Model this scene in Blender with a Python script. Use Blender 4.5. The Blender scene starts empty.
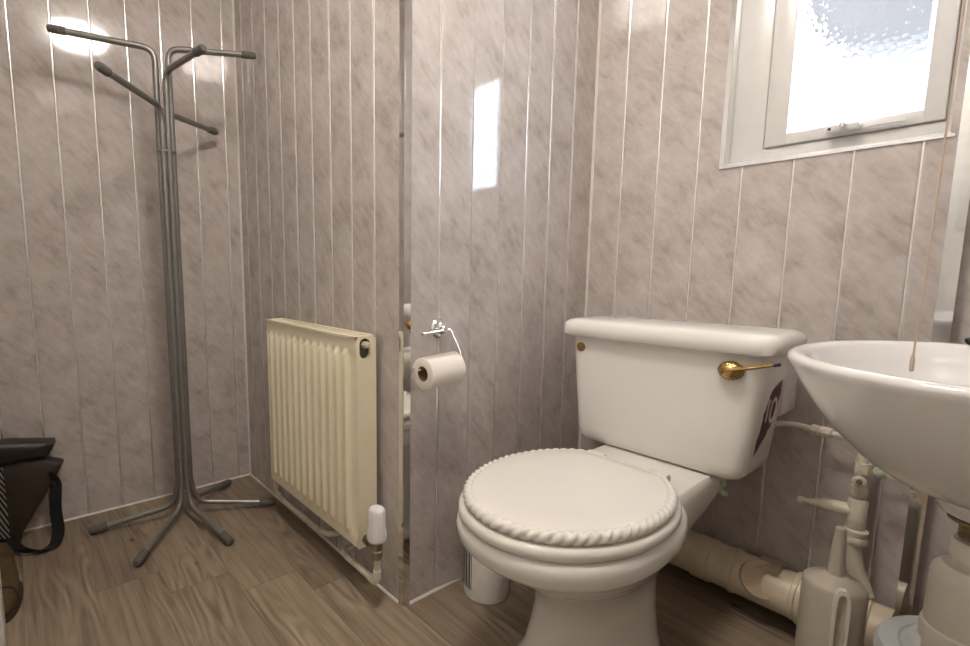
import bpy, bmesh, math, random
from mathutils import Vector, Matrix
random.seed(7)
PI = math.pi
scene = bpy.context.scene
COL = scene.collection

# ------------------------------------------------------------------ camera
cam_d = bpy.data.cameras.new('camera'); cam = bpy.data.objects.new('camera', cam_d); COL.objects.link(cam)
scene.camera = cam
FPX, PPX, PPY = 500.7, 398.4, 332.05            # focal length / principal point in pixels of a 970 x 646 frame
cam_d.sensor_fit = 'HORIZONTAL'; cam_d.sensor_width = 36.0
cam_d.lens = FPX/970*36.0
cam_d.shift_x = (485-PPX)/970; cam_d.shift_y = (PPY-323)/970
cam_d.clip_start = 0.02
yaw, pitch, roll = 2.49052, 0.12489, 0.00138
fw = Vector((math.cos(yaw)*math.cos(pitch), math.sin(yaw)*math.cos(pitch), -math.sin(pitch)))
rt = fw.cross(Vector((0, 0, 1))).normalized(); up = rt.cross(fw)
r2 = rt*math.cos(roll)+up*math.sin(roll); u2 = -rt*math.sin(roll)+up*math.cos(roll)
cam.matrix_world = Matrix(((r2.x, u2.x, -fw.x, 0.958716), (r2.y, u2.y, -fw.y, -1.524853), (r2.z, u2.z, -fw.z, 0.879802), (0, 0, 0, 1)))

# ------------------------------------------------------------------ world (bright overcast sky), exposure
w = bpy.data.worlds.new('sky'); scene.world = w; w.use_nodes = True
w.node_tree.nodes['Background'].inputs[0].default_value = (0.78, 0.89, 1.0, 1)
w.node_tree.nodes['Background'].inputs[1].default_value = 8.0
vs = scene.view_settings
vs.view_transform = 'Standard'; vs.look = 'None'; vs.gamma = 1; vs.use_curve_mapping = False
vs.exposure = 1.08
LAMP_STRENGTH = 30.0
pl = bpy.data.lights.new('window_portal', 'AREA'); pl.shape = 'RECTANGLE'; pl.size = 0.42; pl.size_y = 0.56
pl.cycles.is_portal = True
po = bpy.data.objects.new('window_portal', pl); COL.objects.link(po)
po.location = (0.59, 0.085, 1.435); po.rotation_euler = (PI/2, 0, PI)   # faces into the room

# ------------------------------------------------------------------ materials
def new_mat(name):
    m = bpy.data.materials.new(name); m.use_nodes = True
    return m, m.node_tree.nodes, m.node_tree.links, m.node_tree.nodes['Principled BSDF']
def setp(b, **k):
    names = dict(col='Base Color', rough='Roughness', metal='Metallic', spec='Specular IOR Level', coat='Coat Weight', crough='Coat Roughness',
                 trans='Transmission Weight', ior='IOR', sss='Subsurface Weight')
    for a, v in k.items():
        b.inputs[names[a]].default_value = (*v, 1) if a == 'col' else v
def plain(name, col, rough=0.5, metal=0.0, var=0.06, scale=30, bump=0.0, **k):
    """a colour with a little procedural unevenness"""
    m, N, L, b = new_mat(name); setp(b, col=col, rough=rough, metal=metal, **k)
    tc = N.new('ShaderNodeTexCoord'); n = N.new('ShaderNodeTexNoise'); n.inputs['Scale'].default_value = scale; n.inputs['Detail'].default_value = 4
    L.new(tc.outputs['Object'], n.inputs['Vector'])
    r = N.new('ShaderNodeValToRGB'); r.color_ramp.elements[0].position = .3; r.color_ramp.elements[1].position = .7
    r.color_ramp.elements[0].color = (*[c*(1-var) for c in col], 1); r.color_ramp.elements[1].color = (*[min(1, c*(1+var)) for c in col], 1)
    L.new(n.outputs['Fac'], r.inputs['Fac']); L.new(r.outputs['Color'], b.inputs['Base Color'])
    if bump:
        bp = N.new('ShaderNodeBump'); bp.inputs['Strength'].default_value = bump; bp.inputs['Distance'].default_value = .002
        L.new(n.outputs['Fac'], bp.inputs['Height']); L.new(bp.outputs['Normal'], b.inputs['Normal'])
    return m
def stained(name, col, stain, rough, scale, lo, hi, **k):
    m, N, L, b = new_mat(name); setp(b, col=col, rough=rough, **k)
    tc = N.new('ShaderNodeTexCoord'); n = N.new('ShaderNodeTexNoise'); n.inputs['Scale'].default_value = scale; n.inputs['Detail'].default_value = 6
    L.new(tc.outputs['Object'], n.inputs['Vector'])
    r = N.new('ShaderNodeValToRGB'); r.color_ramp.elements[0].position = lo; r.color_ramp.elements[1].position = hi
    r.color_ramp.elements[0].color = (*col, 1); r.color_ramp.elements[1].color = (*stain, 1)
    L.new(n.outputs['Fac'], r.inputs['Fac']); L.new(r.outputs['Color'], b.inputs['Base Color'])
    return m
def marble():
    m, N, L, b = new_mat('marble_pvc'); setp(b, rough=0.07, spec=0.5)
    geo = N.new('ShaderNodeNewGeometry'); oi = N.new('ShaderNodeObjectInfo')
    sx = N.new('ShaderNodeSeparateXYZ'); L.new(geo.outputs['Position'], sx.inputs[0])
    ad = N.new('ShaderNodeMath'); ad.operation = 'ADD'; L.new(sx.outputs[0], ad.inputs[0]); L.new(sx.outputs[1], ad.inputs[1])
    rn = N.new('ShaderNodeMath'); rn.operation = 'MULTIPLY'; rn.inputs[1].default_value = 9.0; L.new(oi.outputs['Random'], rn.inputs[0])
    cb = N.new('ShaderNodeCombineXYZ'); L.new(ad.outputs[0], cb.inputs[0]); L.new(sx.outputs[2], cb.inputs[1]); L.new(rn.outputs[0], cb.inputs[2])
    mp = N.new('ShaderNodeMapping'); mp.vector_type = 'POINT'; mp.inputs['Rotation'].default_value = (0, 0, math.radians(48)); mp.inputs['Scale'].default_value = (1, 1, 1)
    L.new(cb.outputs[0], mp.inputs['Vector'])
    m2 = N.new('ShaderNodeMapping'); m2.inputs['Scale'].default_value = (19, 52, 1); L.new(mp.outputs[0], m2.inputs['Vector'])
    n1 = N.new('ShaderNodeTexNoise'); n1.inputs['Scale'].default_value = 1.0; n1.inputs['Detail'].default_value = 8; n1.inputs['Roughness'].default_value = .68; n1.inputs['Distortion'].default_value = .3
    L.new(m2.outputs[0], n1.inputs['Vector'])
    n2 = N.new('ShaderNodeTexNoise'); n2.inputs['Scale'].default_value = 12; n2.inputs['Detail'].default_value = 3
    L.new(mp.outputs[0], n2.inputs['Vector'])
    mx = N.new('ShaderNodeMath'); mx.operation = 'MULTIPLY_ADD'; mx.inputs[1].default_value = .55
    hf = N.new('ShaderNodeMath'); hf.operation = 'MULTIPLY'; hf.inputs[1].default_value = .45
    L.new(n2.outputs['Fac'], hf.inputs[0]); L.new(n1.outputs['Fac'], mx.inputs[0]); L.new(hf.outputs[0], mx.inputs[2])
    r = N.new('ShaderNodeValToRGB'); e = r.color_ramp.elements
    e[0].position = .33; e[0].color = (0.375, 0.322, 0.288, 1)
    e[1].position = .64; e[1].color = (0.605, 0.555, 0.530, 1)
    k = e.new(.47); k.color = (0.500, 0.448, 0.418, 1)
    L.new(mx.outputs[0], r.inputs['Fac']); L.new(r.outputs['Color'], b.inputs['Base Color'])
    return m
def wood():
    m, N, L, b = new_mat('vinyl_plank'); setp(b, rough=0.42, spec=0.35)
    geo = N.new('ShaderNodeNewGeometry'); oi = N.new('ShaderNodeObjectInfo')
    rn = N.new('ShaderNodeMath'); rn.operation = 'MULTIPLY'; rn.inputs[1].default_value = 37.0; L.new(oi.outputs['Random'], rn.inputs[0])
    cb = N.new('ShaderNodeCombineXYZ'); L.new(rn.outputs[0], cb.inputs[0]); L.new(rn.outputs[0], cb.inputs[1])
    va = N.new('ShaderNodeVectorMath'); va.operation = 'ADD'; L.new(geo.outputs['Position'], va.inputs[0]); L.new(cb.outputs[0], va.inputs[1])
    ma = N.new('ShaderNodeMapping'); ma.inputs['Scale'].default_value = (1.6, 30, 1); L.new(va.outputs[0], ma.inputs['Vector'])
    n1 = N.new('ShaderNodeTexNoise'); n1.inputs['Scale'].default_value = 1.6; n1.inputs['Detail'].default_value = 8; n1.inputs['Roughness'].default_value = .65; n1.inputs['Distortion'].default_value = .35
    L.new(ma.outputs[0], n1.inputs['Vector'])
    mb = N.new('ShaderNodeMapping'); mb.inputs['Scale'].default_value = (1.3, 7.5, 1); L.new(va.outputs[0], mb.inputs['Vector'])
    n2 = N.new('ShaderNodeTexNoise'); n2.inputs['Scale'].default_value = 1.1; n2.inputs['Detail'].default_value = 1.5
    L.new(mb.outputs[0], n2.inputs['Vector'])
    rg = N.new('ShaderNodeMath'); rg.operation = 'MULTIPLY'; rg.inputs[1].default_value = 90.0; L.new(n2.outputs['Fac'], rg.inputs[0])
    sn = N.new('ShaderNodeMath'); sn.operation = 'SINE'; L.new(rg.outputs[0], sn.inputs[0])          # cathedral growth rings
    s2 = N.new('ShaderNodeMath'); s2.operation = 'MULTIPLY_ADD'; s2.inputs[1].default_value = .085; L.new(sn.outputs[0], s2.inputs[0])
    lo = N.new('ShaderNodeMath'); lo.operation = 'MULTIPLY_ADD'; lo.inputs[1].default_value = .75; lo.inputs[2].default_value = .125; L.new(n1.outputs['Fac'], lo.inputs[0]); L.new(lo.outputs[0], s2.inputs[2])
    mc = N.new('ShaderNodeMapping'); mc.inputs['Scale'].default_value = (1.3, 3.2, 1); mc.inputs['Location'].default_value = (5, 3, 0); L.new(va.outputs[0], mc.inputs['Vector'])
    n3 = N.new('ShaderNodeTexNoise'); n3.inputs['Scale'].default_value = 2.0; L.new(mc.outputs[0], n3.inputs['Vector'])       # rings only show in patches
    pr = N.new('ShaderNodeMapRange'); pr.inputs['From Min'].default_value = .45; pr.inputs['From Max'].default_value = .62; pr.inputs['To Max'].default_value = .10; L.new(n3.outputs['Fac'], pr.inputs['Value']); L.new(pr.outputs[0], s2.inputs[1])
    r = N.new('ShaderNodeValToRGB'); e = r.color_ramp.elements
    e[0].position = .22; e[0].color = (0.095, 0.068, 0.047, 1)
    e[1].position = .74; e[1].color = (0.410, 0.325, 0.240, 1)
    k = e.new(.50); k.color = (0.275, 0.212, 0.150, 1)
    L.new(s2.outputs[0], r.inputs['Fac'])
    hv = N.new('ShaderNodeHueSaturation'); L.new(r.outputs['Color'], hv.inputs['Color'])
    vr = N.new('ShaderNodeMapRange'); vr.inputs['To Min'].default_value = .82; vr.inputs['To Max'].default_value = 1.16; L.new(oi.outputs['Random'], vr.inputs['Value'])
    L.new(vr.outputs[0], hv.inputs['Value'])
    # dark knots
    mk = N.new('ShaderNodeMapping'); mk.inputs['Scale'].default_value = (4.2, 9, 1); L.new(va.outputs[0], mk.inputs['Vector'])
    vo = N.new('ShaderNodeTexVoronoi'); vo.inputs['Scale'].default_value = 1.0; L.new(mk.outputs[0], vo.inputs['Vector'])
    kr = N.new('ShaderNodeValToRGB'); kr.color_ramp.elements[0].position = .03; kr.color_ramp.elements[0].color = (.28, .25, .22, 1); kr.color_ramp.elements[1].position = .085; kr.color_ramp.elements[1].color = (1, 1, 1, 1)
    L.new(vo.outputs['Distance'], kr.inputs['Fac'])
    ml = N.new('ShaderNodeMix'); ml.data_type = 'RGBA'; ml.blend_type = 'MULTIPLY'; ml.inputs[0].default_value = 1
    L.new(hv.outputs['Color'], ml.inputs[6]); L.new(kr.outputs['Color'], ml.inputs[7]); L.new(ml.outputs[2], b.inputs['Base Color'])
    bp = N.new('ShaderNodeBump'); bp.inputs['Strength'].default_value = .12; bp.inputs['Distance'].default_value = .001
    L.new(n1.outputs['Fac'], bp.inputs['Height']); L.new(bp.outputs['Normal'], b.inputs['Normal'])
    return m
def obscure_glass():
    m, N, L, b = new_mat('obscure_glass')
    out = N['Material Output']
    gl = N.new('ShaderNodeBsdfGlass'); gl.inputs['IOR'].default_value = 1.12; gl.inputs['Roughness'].default_value = .03; gl.inputs['Color'].default_value = (.96, .98, 1, 1)
    tr = N.new('ShaderNodeBsdfTransparent'); tr.inputs['Color'].default_value = (.95, .97, 1, 1)
    mx = N.new('ShaderNodeMixShader'); mx.inputs[0].default_value = .62
    tc = N.new('ShaderNodeTexCoord'); n = N.new('ShaderNodeTexVoronoi'); n.feature = 'SMOOTH_F1'; n.inputs['Scale'].default_value = 90
    L.new(tc.outputs['Object'], n.inputs['Vector'])
    bp = N.new('ShaderNodeBump'); bp.inputs['Strength'].default_value = .7; bp.inputs['Distance'].default_value = .005
    L.new(n.outputs['Distance'], bp.inputs['Height']); L.new(bp.outputs['Normal'], gl.inputs['Normal'])
    L.new(tr.outputs[0], mx.inputs[1]); L.new(gl.outputs[0], mx.inputs[2]); L.new(mx.outputs[0], out.inputs['Surface'])
    return m
def striped(name, c0, c1, scale, axis):
    m, N, L, b = new_mat(name); setp(b, rough=.6)
    tc = N.new('ShaderNodeTexCoord'); wv = N.new('ShaderNodeTexWave'); wv.bands_direction = axis; wv.inputs['Scale'].default_value = scale; wv.inputs['Distortion'].default_value = 1.2
    L.new(tc.outputs['Object'], wv.inputs['Vector'])
    r = N.new('ShaderNodeValToRGB'); r.color_ramp.interpolation = 'CONSTANT'; r.color_ramp.elements[0].color = (*c0, 1); r.color_ramp.elements[1].position = .5; r.color_ramp.elements[1].color = (*c1, 1)
    L.new(wv.outputs['Fac'], r.inputs['Fac']); L.new(r.outputs['Color'], b.inputs['Base Color'])
    return m
def lamp_glow():
    m, N, L, b = new_mat('lamp_glow'); out = N['Material Output']
    em = N.new('ShaderNodeEmission'); em.inputs['Color'].default_value = (1.0, .92, .83, 1); em.inputs['Strength'].default_value = LAMP_STRENGTH
    L.new(em.outputs[0], out.inputs['Surface']); return m
M = dict(
    marble=marble(), wood=wood(), glass=obscure_glass(), lamp=lamp_glow(),
    chrome=plain('chrome', (.84, .84, .84), .05, 1, var=.02), chrome_strip=plain('chrome_strip', (.92, .90, .885), .17, .75, var=.02),
    white_paint=plain('white_paint', (.74, .73, .70), .5), plaster=plain('plaster', (.84, .82, .79), .85), sealant=plain('sealant', (.70, .66, .60), .5),
    upvc=plain('upvc', (.70, .69, .67), .28, var=.02), ceramic=plain('ceramic', (.81, .785, .745), .09, var=.012, scale=6, coat=.4),
    ceramic_basin=plain('ceramic_basin', (.78, .77, .755), .09, var=.012, scale=6, coat=.4),
    seat=plain('seat_plastic', (.78, .745, .685), .24, var=.015, scale=8), brass=plain('brass', (.46, .31, .11), .26, 1, var=.2, scale=200),
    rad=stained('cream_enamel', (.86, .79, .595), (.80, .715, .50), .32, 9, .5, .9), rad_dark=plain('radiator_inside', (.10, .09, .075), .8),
    pipe_cream=stained('cream_pipe_paint', (.68, .62, .50), (.46, .39, .27), .4, 22, .5, .8), pipe_white=stained('white_pipe', (.68, .63, .55), (.50, .42, .32), .4, 26, .5, .8),
    soil=stained('aged_plastic', (.70, .60, .45), (.46, .35, .20), .34, 10, .5, .85), tape=stained('brown_plastic', (.64, .53, .39), (.46, .33, .20), .5, 16, .4, .7),
    trv=plain('trv_white', (.80, .78, .77), .4), tube=plain('grey_tube', (.255, .252, .238), .30, .6, var=.06), rubber=plain('grey_rubber', (.125, .115, .100), .65),
    paper=plain('paper', (.84, .79, .71), .95, var=.03, scale=200, bump=.2), card=plain('cardboard', (.30, .20, .11), .9),
    black=plain('black_webbing', (.012, .012, .012), .7), leather=stained('brown_leather', (.050, .030, .020), (.022, .014, .010), .5, 14, .35, .7),
    leather_dark=plain('dark_leather', (.018, .015, .012), .45, var=.2), tan=stained('tan_suede', (.075, .045, .015), (.040, .023, .008), .8, 20, .4, .7), sole=plain('dark_sole', (.045, .030, .020), .8),
    scarf=striped('striped_cloth', (.01, .01, .01), (.55, .52, .48), 26, 'DIAGONAL'),
    bottle=plain('milky_plastic', (.60, .54, .445), .32, trans=.2, ior=1.3), bottle_white=plain('handle_white', (.80, .76, .69), .35),
    bin=plain('white_bin_plastic', (.74, .77, .77), .35), trap=stained('trap_plastic', (.70, .66, .58), (.56, .49, .38), .4, 12, .5, .85),
    rust=stained('rusty_brass', (.14, .085, .045), (.30, .22, .10), .7, 60, .4, .65), green=stained('verdigris', (.62, .68, .54), (.30, .38, .20), .5, 40, .5, .7),
    copper=stained('corroded_copper', (.34, .27, .08), (.16, .12, .04), .5, 50, .4, .7), maroon=plain('maroon_sticker', (.085, .020, .035), .6, var=.3, scale=60), print=plain('pale_print', (.60, .52, .47), .6),
    residue=plain('glue_residue', (.62, .50, .34), .6, var=.15), ink=plain('black_ink', (.02, .02, .025), .5), blue=plain('blue_ink', (.06, .16, .32), .5), tub=plain('white_tub', (.78, .75, .71), .4),
    cord=plain('cord', (.58, .47, .38), .9), roof=plain('slate_roof', (.032, .024, .020), .7, var=.25, scale=4), dark=plain('dark_hole', (.02, .017, .014), .9), valve=plain('dull_valve', (.36, .32, .26), .32, 1, var=.15),
)

# ------------------------------------------------------------------ mesh helpers
def bm(): return bmesh.new()
def ring_faces(b, rings, closed=True, cap0=True, cap1=True):
    V = [[b.verts.new(p) for p in r] for r in rings]; n = len(V[0])
    for i in range(len(V)-1):
        for j in range(n if closed else n-1):
            b.faces.new((V[i][j], V[i][(j+1) % n], V[i+1][(j+1) % n], V[i+1][j]))
    if cap0: b.faces.new(V[0][::-1])
    if cap1: b.faces.new(V[-1])
    return V
def box(b, x0, x1, y0, y1, z0, z1, bev=0.0, seg=2):
    t = bmesh.new(); bmesh.ops.create_cube(t, size=1)
    for v in t.verts: v.co = Vector(((x0+x1)/2+v.co.x*(x1-x0), (y0+y1)/2+v.co.y*(y1-y0), (z0+z1)/2+v.co.z*(z1-z0)))
    if bev: bmesh.ops.bevel(t, geom=t.edges[:], offset=bev, segments=seg, affect='EDGES', profile=.5)
    me = bpy.data.meshes.new('t'); t.to_mesh(me); t.free(); b.from_mesh(me); bpy.data.meshes.remove(me)
    return b
def frame_of(d):
    d = d.normalized(); a = Vector((0, 0, 1)) if abs(d.z) < .9 else Vector((1, 0, 0))
    x = d.cross(a).normalized(); return x, d.cross(x)
def smooth_path(pts, fil, k=6):
    """round the corners of a polyline"""
    pts = [Vector(p) for p in pts]
    if not fil or len(pts) < 3: return pts
    out = [pts[0]]
    for i in range(1, len(pts)-1):
        a, p, c = pts[i-1], pts[i], pts[i+1]
        f = min(fil, (a-p).length*.48, (c-p).length*.48)
        s, e = p+(a-p).normalized()*f, p+(c-p).normalized()*f
        for j in range(k+1):
            t = j/k; out.append(s*(1-t)**2+p*2*t*(1-t)+e*t*t)
    out.append(pts[-1]); return out
def tube(b, pts, r, n=12, fil=0, caps=True, radii=None):
    P = smooth_path(pts, fil); rings = []; x = None
    for i, p in enumerate(P):
        d = (P[min(i+1, len(P)-1)]-P[max(i-1, 0)]).normalized()
        if x is None: x, _ = frame_of(d)
        x = (x-d*x.dot(d)).normalized(); y = d.cross(x)
        rr = radii[i] if radii else r
        rings.append([p+(x*math.cos(2*PI*j/n)+y*math.sin(2*PI*j/n))*rr for j in range(n)])
    ring_faces(b, rings, True, caps, caps); return b
def lathe(b, prof, c=(0, 0, 0), axis=(0, 0, 1), n=28, cap0=True, cap1=True):
    c = Vector(c); d = Vector(axis).normalized(); x, y = frame_of(d)
    ring_faces(b, [[c+d*h+(x*math.cos(2*PI*j/n)+y*math.sin(2*PI*j/n))*max(r, 1e-4) for j in range(n)] for r, h in prof], True, cap0, cap1); return b
def prism(b, poly, f0, f1):
    """poly: 2-D points; f0/f1 map them to the two faces"""
    ring_faces(b, [[f0(*p) for p in poly], [f1(*p) for p in poly]], True, True, True); return b
def rrect(cx, cy, hx, hy, r, k=6):
    out = []
    for (sx, sy, a0) in ((1, 1, 0), (-1, 1, 90), (-1, -1, 180), (1, -1, 270)):
        for j in range(k+1):
            a = math.radians(a0+90*j/k); out.append((cx+sx*(hx-r)+r*math.cos(a), cy+sy*(hy-r)+r*math.sin(a)))
    return out
def finish(b, sharp=38):
    bmesh.ops.recalc_face_normals(b, faces=b.faces[:])
    for f in b.faces: f.smooth = True
    for e in b.edges:
        if len(e.link_faces) == 2 and e.calc_face_angle(0) > math.radians(sharp): e.smooth = False
def obj(name, b, mat, parent=None, sharp=38):
    """links the bmesh (in room coordinates) as one mesh object; a child's mesh is stored relative to its parent"""
    finish(b, sharp); o_ = Vector((0, 0, 0)); q = parent
    while q: o_ = o_+q.location; q = q.parent
    if parent:
        for v in b.verts: v.co -= o_
    me = bpy.data.meshes.new(name); b.to_mesh(me); b.free(); me.materials.append(M[mat])
    o = bpy.data.objects.new(name, me); COL.objects.link(o); o.parent = parent
    return o
def tag(o, label, cat, group=None, kind=None):
    o['label'] = label; o['category'] = cat
    if group: o['group'] = group
    if kind: o['kind'] = kind
    return o
def thing(name, label, cat, loc, group=None, kind=None):
    o = bpy.data.objects.new(name, None); COL.objects.link(o); o.location = loc; o.empty_display_size = .05
    return tag(o, label, cat, group, kind)

# ------------------------------------------------------------------ room shell
LB, LC, LD = 1.0724, 0.7778, 0.832            # left recess depth, step depth, back wall length
YR, XR, H = -1.75, 1.17, 2.25                  # rear wall, right wall, ceiling
PT = .008                                      # cladding thickness
_panel_mesh = {}
def panel_obj(wd, poly, wall, p0, d, u0, tilt=0.0):
    """one cladding plank: outline poly in (u,z) from its own left edge; chamfered long edges"""
    key = tuple((round(a, 4), round(c, 4)) for a, c in poly)
    if key not in _panel_mesh:
        b = bm(); c = .0016
        n = len(poly); area = sum(poly[i][0]*poly[(i+1) % n][1]-poly[(i+1) % n][0]*poly[i][1] for i in range(n))
        P = poly if area > 0 else poly[::-1]
        us = [p[0] for p in P]; lo, hi = min(us), max(us)
        fr = [(u+(c if u == lo else -c if u == hi else 0), z) for u, z in P]
        ring_faces(b, [[Vector((u, PT, z)) for u, z in P], [Vector((u, c, z)) for u, z in P], [Vector((u, 0, z)) for u, z in fr]])
        finish(b, 20); me = bpy.data.meshes.new('panel'); b.to_mesh(me); b.free(); me.materials.append(M['marble']); _panel_mesh[key] = me
    o = bpy.data.objects.new('panel', _panel_mesh[key]); COL.objects.link(o); o.parent = wall
    p = Vector(p0)+Vector(d)*u0; o.location = (p.x, p.y, 0); o.rotation_euler = (0, 0, math.atan2(d[1], d[0])+tilt)
    return o
_strip_mesh = {}
def strip_obj(wall, p0, d, u, z0, z1):
    key = (round(z0, 3), round(z1, 3))
    if key not in _strip_mesh:
        b = bm(); prof = [(-.0033, .007), (-.0033, .0016), (-.0017, .0004), (.0017, .0004), (.0033, .0016), (.0033, .007)]
        ring_faces(b, [[Vector((a, c, z)) for a, c in prof] for z in (z0, z1)])
        finish(b, 80); me = bpy.data.meshes.new('chrome_strip'); b.to_mesh(me); b.free(); me.materials.append(M['chrome_strip']); _strip_mesh[key] = me
    o = bpy.data.objects.new('chrome_strip', _strip_mesh[key]); COL.objects.link(o); o.parent = wall
    p = Vector(p0)+Vector(d)*u; o.location = (p.x, p.y, 0); o.rotation_euler = (0, 0, math.atan2(d[1], d[0]))
G = .0033                                       # half joint between planks
def clad(wall, p0, d, length, seams, hole=None, tilts={}):
    edges = [0]+[s for s in seams if .006 < s < length-.006]+[length]
    for i in range(len(edges)-1):
        a = edges[i]+(G if i else 0); e = edges[i+1]-(G if i < len(edges)-2 else 0); wd = e-a
        tl = tilts.get(i, random.uniform(-.0035, .0035))
        if not hole or e <= hole[0] or a >= hole[1]:
            panel_obj(wd, [(0, 0), (wd, 0), (wd, H), (0, H)], wall, p0, d, a, tl)
        else:
            h0, h1, z0, z1 = hole; l = h0-a; r = h1-a
            if a < h0: panel_obj(wd, [(0, 0), (wd, 0), (wd, z0), (l, z0), (l, z1), (wd, z1), (wd, H), (0, H)], wall, p0, d, a, 0)
            elif e > h1: panel_obj(wd, [(0, 0), (wd, 0), (wd, H), (0, H), (0, z1), (r, z1), (r, z0), (0, z0)], wall, p0, d, a, 0)
            else:
                panel_obj(wd, [(0, 0), (wd, 0), (wd, z0), (0, z0)], wall, p0, d, a, 0); panel_obj(wd, [(0, z1), (wd, z1), (wd, H), (0, H)], wall, p0, d, a, 0)
    for s in edges[1:-1]:
        if hole and hole[0] < s < hole[1]: strip_obj(wall, p0, d, s, 0, hole[2]); strip_obj(wall, p0, d, s, hole[3], H)
        else: strip_obj(wall, p0, d, s, 0, H)
def wall(name, label, parts, mat='plaster'):
    b = bm()
    for q in parts: box(b, *q)
    o = obj(name, b, mat); tag(o, label, 'wall', kind='structure'); return o
T = .10
wl = wall('wall_left', 'left wall clad in marbled planks behind the coat stand', [(-LB-T, -LB-PT, YR-T, -LC+PT, 0, H)])
clad(wl, (-LB, YR), (0, 1), YR*-1-LC, sorted([-.8269-.11*k-YR for k in range(9)]))
wb = wall('wall_back_left', 'marbled plank wall behind the radiator', [(-LB-T, -PT, -LC+PT, -LC+T, 0, H)])
clad(wb, (-LB, -LC), (1, 0), LB, sorted([-.1252-.11*k+LB for k in range(9)]))
wc = wall('wall_side', 'short marbled wall carrying the toilet paper holder', [(-T, -PT, -LC+T, T, 0, H)])
clad(wc, (0, -LC), (0, 1), LC, [-.6646+.11*k+LC for k in range(6)], tilts={0: .0, 1: -.052, 2: -.040, 3: -.010, 4: .004, 5: -.006})
HX0, HX1, HZ0, HZ1 = .386, .796, 1.150, 1.72     # window opening
wd_ = wall('wall_back', 'marbled plank wall behind the toilet with the window', [(-PT, HX0, PT, T, 0, H), (HX1, LD-.004, PT, T, 0, H), (HX0, HX1, PT, T, 0, HZ0), (HX0, HX1, PT, T, HZ1, H)])
clad(wd_, (0, 0), (1, 0), LD, [.1001+.11*k for k in range(7)], hole=(HX0, HX1, HZ0, HZ1))
FY = .03
wf = wall('wall_back_right', 'set back marbled wall right of the metal corner strip', [(LD-.004, XR+T, FY+PT, FY+T, 0, H)])
clad(wf, (LD, FY), (1, 0), XR-LD, [.10, .21, .32])
wg = wall('wall_right', 'right hand marbled wall carrying the basin', [(XR+PT, XR+T, YR-T, FY+PT, 0, H)])
clad(wg, (XR, FY), (0, -1), FY-YR, [.06+.11*k for k in range(16)])
wr = wall('wall_front', 'plain plaster wall behind the camera', [(-LB-PT, .22, YR-T, YR, 0, H), (1.02, XR+PT, YR-T, YR, 0, H), (.22, 1.02, YR-T, YR, 2.0, H)])
b = bm(); box(b, -LB-T, XR+T, YR-T, FY+T, H, H+.08); tag(obj('ceiling', b, 'plaster'), 'plain white ceiling', 'ceiling', kind='structure')

# corner trims and sealant, parts of the walls
def ltrim(parent, cx, cy, sx, sy, lx, ly, th=.0025, z0=0, z1=H, mat='chrome', name='corner_trim'):
    """outside corner angle: legs run sx*lx along x and sy*ly along y from the corner"""
    b = bm(); ox, oy = cx-sx*th, cy-sy*th
    pts = [(ox, oy), (cx+sx*lx, oy), (cx+sx*lx, cy), (cx, cy), (cx, cy+sy*ly), (ox, cy+sy*ly)]
    ring_faces(b, [[Vector((x, y, z)) for x, y in pts] for z in (z0, z1)]); return obj(name, b, mat, parent, 30)
ltrim(wb, 0, -LC, -1, 1, .016, .020)
ltrim(wd_, LD, 0, -1, 1, .024, FY, mat='chrome')
for (par, cx, cy, sx, sy) in ((wl, -LB, -LC, 1, -1), (wc, 0, 0, 1, -1)):
    b = bm(); pts = [(cx, cy), (cx+sx*.006, cy), (cx+sx*.006, cy+sy*.0015), (cx+sx*.0015, cy+sy*.006), (cx, cy+sy*.006)]
    ring_faces(b, [[Vector((x, y, z)) for x, y in pts] for z in (0, H)]); obj('corner_bead', b, 'sealant', par, 20)
def bead(par, p, q, n):
    b = bm(); p, q, n = Vector((*p, 0)), Vector((*q, 0)), Vector((*n, 0))
    ring_faces(b, [[e, e+n*.005, e+n*.0045+Vector((0, 0, .002)), e+n*.002+Vector((0, 0, .005)), e+Vector((0, 0, .006))] for e in (p, q)]); obj('sealant_bead', b, 'sealant', par, 20)
bead(wl, (-LB, YR), (-LB, -LC), (1, 0)); bead(wb, (-LB, -LC), (-.018, -LC), (0, -1)); bead(wc, (0, -LC+.02), (0, 0), (1, 0)); bead(wd_, (0, 0), (LD-.03, 0), (0, -1))

# floor: vinyl planks running along x, each a part of the floor
b = bm(); box(b, -LB-T, XR+T, YR-T, FY+T, -.06, -.004); fl = obj('floor', b, 'sole'); tag(fl, 'grey brown wood effect plank floor', 'floor', kind='structure')
PLW, PLL = .16, 1.22
joint = {0: -.205, 1: -.317, 2: -.43, 3: -.555, 4: -.10}
pm = {}
for row in range(-6, 6):
    y1 = -.77-.16*row+.0; y0 = y1-PLW
    if y0 > FY+.02 or y1 < YR: continue
    y0c, y1c = max(y0, YR), min(y1, FY+.02)
    jx = joint.get(row, random.uniform(-.6, .5)); xs = [jx+PLL*k for k in range(-2, 3)]
    for k in range(4):
        x0, x1 = max(xs[k], -LB), min(xs[k+1], XR)
        if x1-x0 < .01: continue
        key = (round(x1-x0, 3), round(y1c-y0c, 3))
        if key not in pm:
            t = bm(); box(t, .0002, key[0]-.0002, .0002, key[1]-.0002, -.004, 0, .0005, 1); finish(t); me = bpy.data.meshes.new('plank'); t.to_mesh(me); t.free(); me.materials.append(M['wood']); pm[key] = me
        o = bpy.data.objects.new('plank', pm[key]); COL.objects.link(o); o.parent = fl; o.location = (x0, y0c, 0)

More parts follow.
